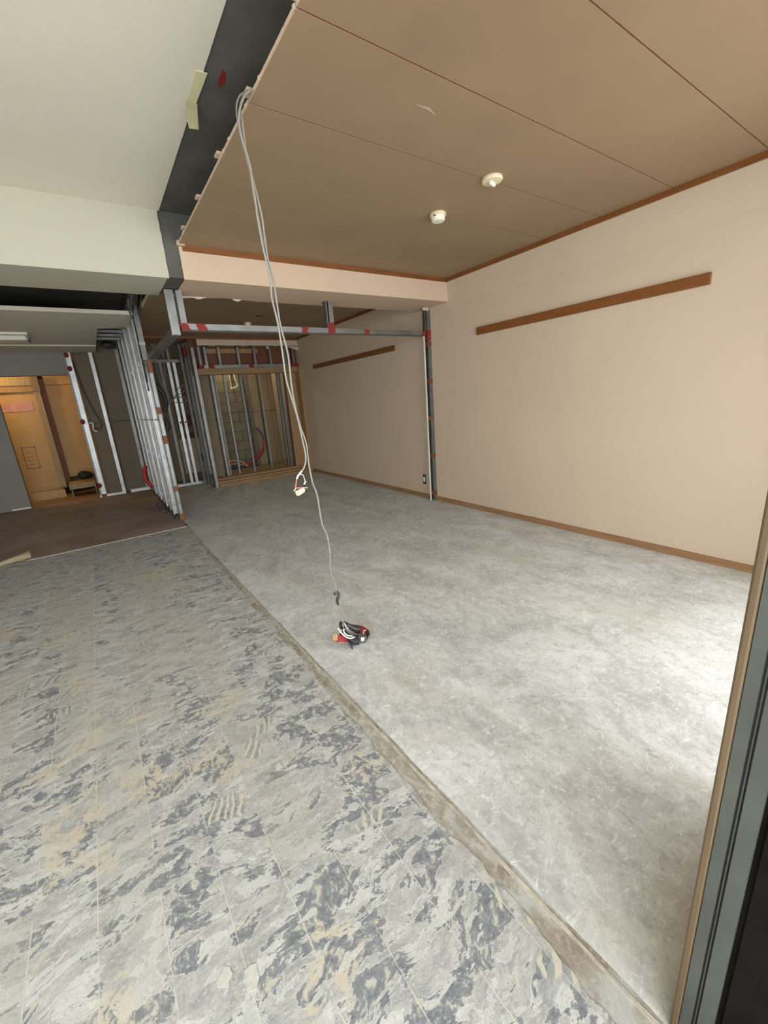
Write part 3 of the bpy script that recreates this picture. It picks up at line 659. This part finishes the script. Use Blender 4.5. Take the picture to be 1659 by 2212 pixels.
T('pvc_elbow', 'white', [(-.05, 8.33, 1.22), (.0, 8.33, 1.215), (-.01, 8.33, 1.11), (.04, 8.33, 1.08)], .013, lf)
T('drooping_cable', 'darkcable', [(-.05, 8.42, 2.2), (-.02, 8.42, 1.8), (.06, 8.42, 1.4), (.12, 8.42, 1.22), (.09, 8.42, 1.13), (.0, 8.42, 1.12)], .008, lf)
bm = bmesh.new(); r = bmesh.ops.create_icosphere(bm, subdivisions=2, radius=.09)
for v in bm.verts: v.co = Vector((v.co.x * 1.3, v.co.y, v.co.z * .6)) + noise.noise_vector(v.co * 12) * .03
bmesh.ops.transform(bm, matrix=Matrix.Translation((.47, 8.1, 2.38)), verts=bm.verts)
tag(finish('debris_clump', bm, 'darkcable', None, True), 'dark clump of duct remains in the ceiling cutout', 'debris')

# ---------------------------------------------------------------- middle frame
mf = thing('passage_frame', 'steel framed passage with paired bright studs between stud row and pillar', 'steel frame', (1.3, 8.08, 0))
channel('head_track', 'steel_dull', (.70, 8.05, 2.10), X, .84, Y, Z, .065, .05, 0, mf)
channel('floor_track', 'steel_glare', (.98, 8.05, 0), X, .58, Y, Z, .065, .035, 0, mf)
for x, mt in ((1.105, 'steel_dull'), (1.232, 'steel_glare'), (1.318, 'steel_glare')): vstud(x, 8.055, .005, 2.10, .045, .055, mf, 'y+' , mt)
for x in (1.05, 1.26, 1.46): vstud(x, 8.055, 2.14, 2.40, .035, .055, mf, 'y+', 'steel_dull')
for x in (1.262, 1.345):
    bm = bmesh.new(); r = bmesh.ops.create_icosphere(bm, subdivisions=2, radius=.017); bmesh.ops.transform(bm, matrix=Matrix.Translation((x, 8.054, 1.11)) @ Matrix.Diagonal((.8, .2, 1.2, 1)), verts=bm.verts); finish('bolt_hole', bm, 'black', mf, True)
B('paint_mark', 'red', (1.50, 1.57, 8.045, 8.12, 2.095, 2.18), mf)
T('tie_rod', 'steel', [(1.35, 8.2, 1.22), (1.85, 8.2, 1.24)], .005, mf, 6, 1)
B('rubble_tray', 'back_board', (1.0, 1.5, 8.13, 8.30, 0, .05), mf)
# pillar of studs
pl = thing('stud_pillar', 'cluster of dark steel studs standing at the left end of the closet lintel', 'steel frame', (1.5, 7.5, 0))
vstud(1.490, 7.29, 0, 2.235, .045, .06, pl, 'y+')
for x, y in ((1.49, 7.62), (1.47, 7.78), (1.43, 7.92), (1.505, 7.95)): vstud(x, y, 0, 2.37, .04, .055, pl, 'x-', 'steel_dull')
T('drain_pipe', 'steel', [(1.50, 7.55, 0.0), (1.50, 7.55, .13), (1.48, 7.53, .2)], .025, pl)
B('paint_mark', 'red', (1.44, 1.50, 7.60, 7.70, 2.15, 2.28), pl)

# ---------------------------------------------------------------- back of room two: closet opening
wc = struct(B('wall_back', 'wall_paper', (1.60, 3.31, 7.30, 7.325, 2.262, 2.40)), 'strip of pale wallpapered wall above the closet')
bm = bmesh.new()
pts = [(1.60 + 1.70 * i / 60, 2.262 - .022 * max(0, noise.noise(Vector((i * .5, 3, 0)))) - (.05 if i in (40,) else 0) - (.025 if i > 52 else 0) * (i - 52) / 3) for i in range(61)]
prism(bm, pts + [(3.30, 2.27), (1.60, 2.27)], 7.30, 7.32, lambda x, z, y: (x, y, z)); finish('torn_paper', bm, 'plaster', wc)
B('backing', 'darkply', (1.50, 3.31, 7.46, 7.48, 1.93, 2.40), wc)
B('backing_stub', 'ply', (1.7, 2.6, 7.44, 7.46, 2.17, 2.24), wc)
lt = thing('closet_lintel_frame', 'short steel studs on a red marked track above the closet opening', 'steel frame', (2.4, 7.38, 1.93))
channel('track', 'steel', (1.66, 7.35, 1.93), X, 1.62, Y, Z, .06, .05, 0, lt)
for x in (1.60, 1.69, 1.905, 2.215, 2.49, 2.765, 3.04, 3.19): vstud(x, 7.352, 1.94, 2.26, .038, .05, lt, 'y+', 'steel' if x not in (1.60, 3.04) else 'steel_dull')
for x0, x1 in ((1.73, 1.82), (2.385, 2.47), (3.13, 3.29), (1.58, 1.66)): B('paint_mark', 'red', (x0, x1, 7.347, 7.412, 1.927, 1.983), lt)
cf = thing('closet_surround', 'brown plywood surround and step framing the closet opening', 'closet frame', (2.4, 7.35, 0))
B('head_board', 'plyx', (1.50, 3.309, 7.36, 7.50, 1.835, 1.928), cf)
B('right_board', 'ply', (3.06, 3.309, 7.50, 7.52, .10, 1.84), cf); B('right_post', 'ply', (3.262, 3.309, 7.30, 7.50, .0, 1.93), cf)
B('left_board', 'back_board', (1.55, 1.76, 7.66, 7.68, .1, 1.90), cf)
B('sill_board', 'plyx', (1.545, 3.309, 7.27, 7.33, 0, .055), cf); B('sill_board', 'ply', (1.545, 3.309, 7.34, 7.44, .03, .085), cf); B('sill_board', 'plyx', (1.545, 3.309, 7.46, 7.62, .06, .125), cf)
B('closet_floor', 'plank', (1.9, 3.309, 7.62, 8.35, .08, .11), cf)
cs = thing('closet_stud_screen', 'thin upright studs standing across the lit closet opening', 'steel frame', (2.4, 7.6, 0))
for x, w, mt, op in ((1.775, .040, 'steel', 'y+'), (1.825, .03, 'steel_dull', 'x-'), (1.985, .028, 'steel', 'x-'), (2.262, .028, 'steel', 'x-'), (2.59, .028, 'steel', 'x-'), (2.93, .034, 'steel_dull', 'x-'), (2.985, .028, 'steel', 'x-'), (3.07, .03, 'steel_dull', 'x-')):
    vstud(x, 7.58, .127, 1.90, w, .045, cs, op, mt)
# block wall, real blocks
bw = struct(B('wall_back', 'slab', (2.0, 3.5, 9.06, 9.2, 0, 2.6)), 'warm lit concrete block wall inside the closet')
rnd = random.Random(3)
proto = None
for r_ in range(13):
    for c_ in range(4):
        x0 = 1.95 + .4 * c_ + (.2 if r_ % 2 else 0)
        if proto is None:
            bm = bmesh.new(); box(bm, -.197, .197, -.03, .03, -.097, .097, .003); proto = finish('block', bm, 'block', bw); b_ = proto
        else:
            b_ = proto.copy(); C.objects.link(b_)
        b_.location = (x0 + .2, 9.045 + rnd.uniform(-.003, .003), .1 + .2 * r_)
wp = thing('leaning_planks', 'raw upright planks on the right of the block wall in the closet', 'planks', (3.1, 8.75, 0))
for x0, x1, y in ((2.82, 2.98, 8.85), (3.0, 3.19, 8.84), (3.20, 3.30, 8.86)):
    B('plank', 'plank', (x0, x1, y, y + .02, 0, 2.6), wp, .002)
B('dark_panel', 'back_board', (2.74, 2.82, 8.86, 8.9, 0, 2.6), wp)
B('cross_wire', 'darkcable', (2.75, 3.30, 8.835, 8.84, 1.18, 1.19), wp)
pv = thing('bent_pipe', 'bright white bent pipe hooked on the closet block wall', 'pipe', (2.55, 8.95, 1.8))
T('pipe', 'white', [(2.545, 8.9, 2.6), (2.56, 8.9, 1.9), (2.59, 8.9, 1.76), (2.565, 8.9, 1.695), (2.48, 8.9, 1.675)], .018, pv, 10)
T('side_pipe', 'cream', [(2.48, 8.95, 2.6), (2.475, 8.95, 1.9), (2.475, 8.95, 1.66)], .014, pv)
T('end_cap', 'white', [(2.49, 8.9, 1.675), (2.43, 8.9, 1.67)], .022, pv, 10, 1)
hs = thing('supply_hoses', 'red and blue water hoses rising at the foot of the closet wall', 'hoses', (2.7, 8.5, .1))
T('hose', 'redhose', [(2.82, 8.5, .62), (2.81, 8.5, .50), (2.70, 8.48, .32), (2.52, 8.45, .20), (2.38, 8.4, .16)], .016, hs)
T('hose', 'bluehose', [(2.75, 8.6, .86), (2.83, 8.55, .70), (2.83, 8.55, .55), (2.78, 8.55, .36), (2.62, 8.52, .22), (2.48, 8.5, .16)], .018, hs)
T('hose', 'pinkhose', [(1.98, 8.4, .27), (2.12, 8.4, .28), (2.28, 8.35, .24), (2.36, 8.32, .14)], .02, hs)
T('hose', 'pinkhose', [(1.98, 8.45, .20), (2.15, 8.45, .21), (2.30, 8.42, .17), (2.35, 8.42, .13)], .016, hs)
T('hose', 'bluehose', [(1.98, 8.42, .14), (2.4, 8.42, .14)], .02, hs)

# ---------------------------------------------------------------- plaster flakes on the left floor
rnd = random.Random(5)
for i, (x, y, s_) in enumerate(((-.022, .78, .018), (.028, .752, .024), (.29, 1.26, .017), (.158, 1.266, .016), (.06, 1.95, .012), (.80, 1.98, .012))):
    bm = bmesh.new(); n = 9; pts = [(x + s_ * rnd.uniform(.45, 1.15) * math.cos(6.283 * k / n), y + s_ * 1.2 * rnd.uniform(.5, 1.2) * math.sin(6.283 * k / n)) for k in range(n)]
    prism(bm, pts, .0003, .0018); o = finish('plaster_flake', bm, 'flake')
    tag(o, ('pointed pale plaster flake nearest the camera, left of its twin', 'larger pale plaster flake nearest the camera, right of its twin', 'pale plaster flake on the left floor halfway to the cable cluster, right one of two', 'pale plaster flake on the left floor halfway to the cable cluster, left one of two', 'lone tiny plaster flake on the left floor farthest back', 'tiny flake on the smooth floor just behind the taped cluster')[i], 'debris', 'plaster flakes on the stripped floor')

# ---------------------------------------------------------------- place empties at their bases
for r in ROOTS:
    loc = Vector(r['_loc']); del r['_loc']
    r.location = loc
    for c in r.children: c.matrix_parent_inverse = Matrix.Translation(-loc)
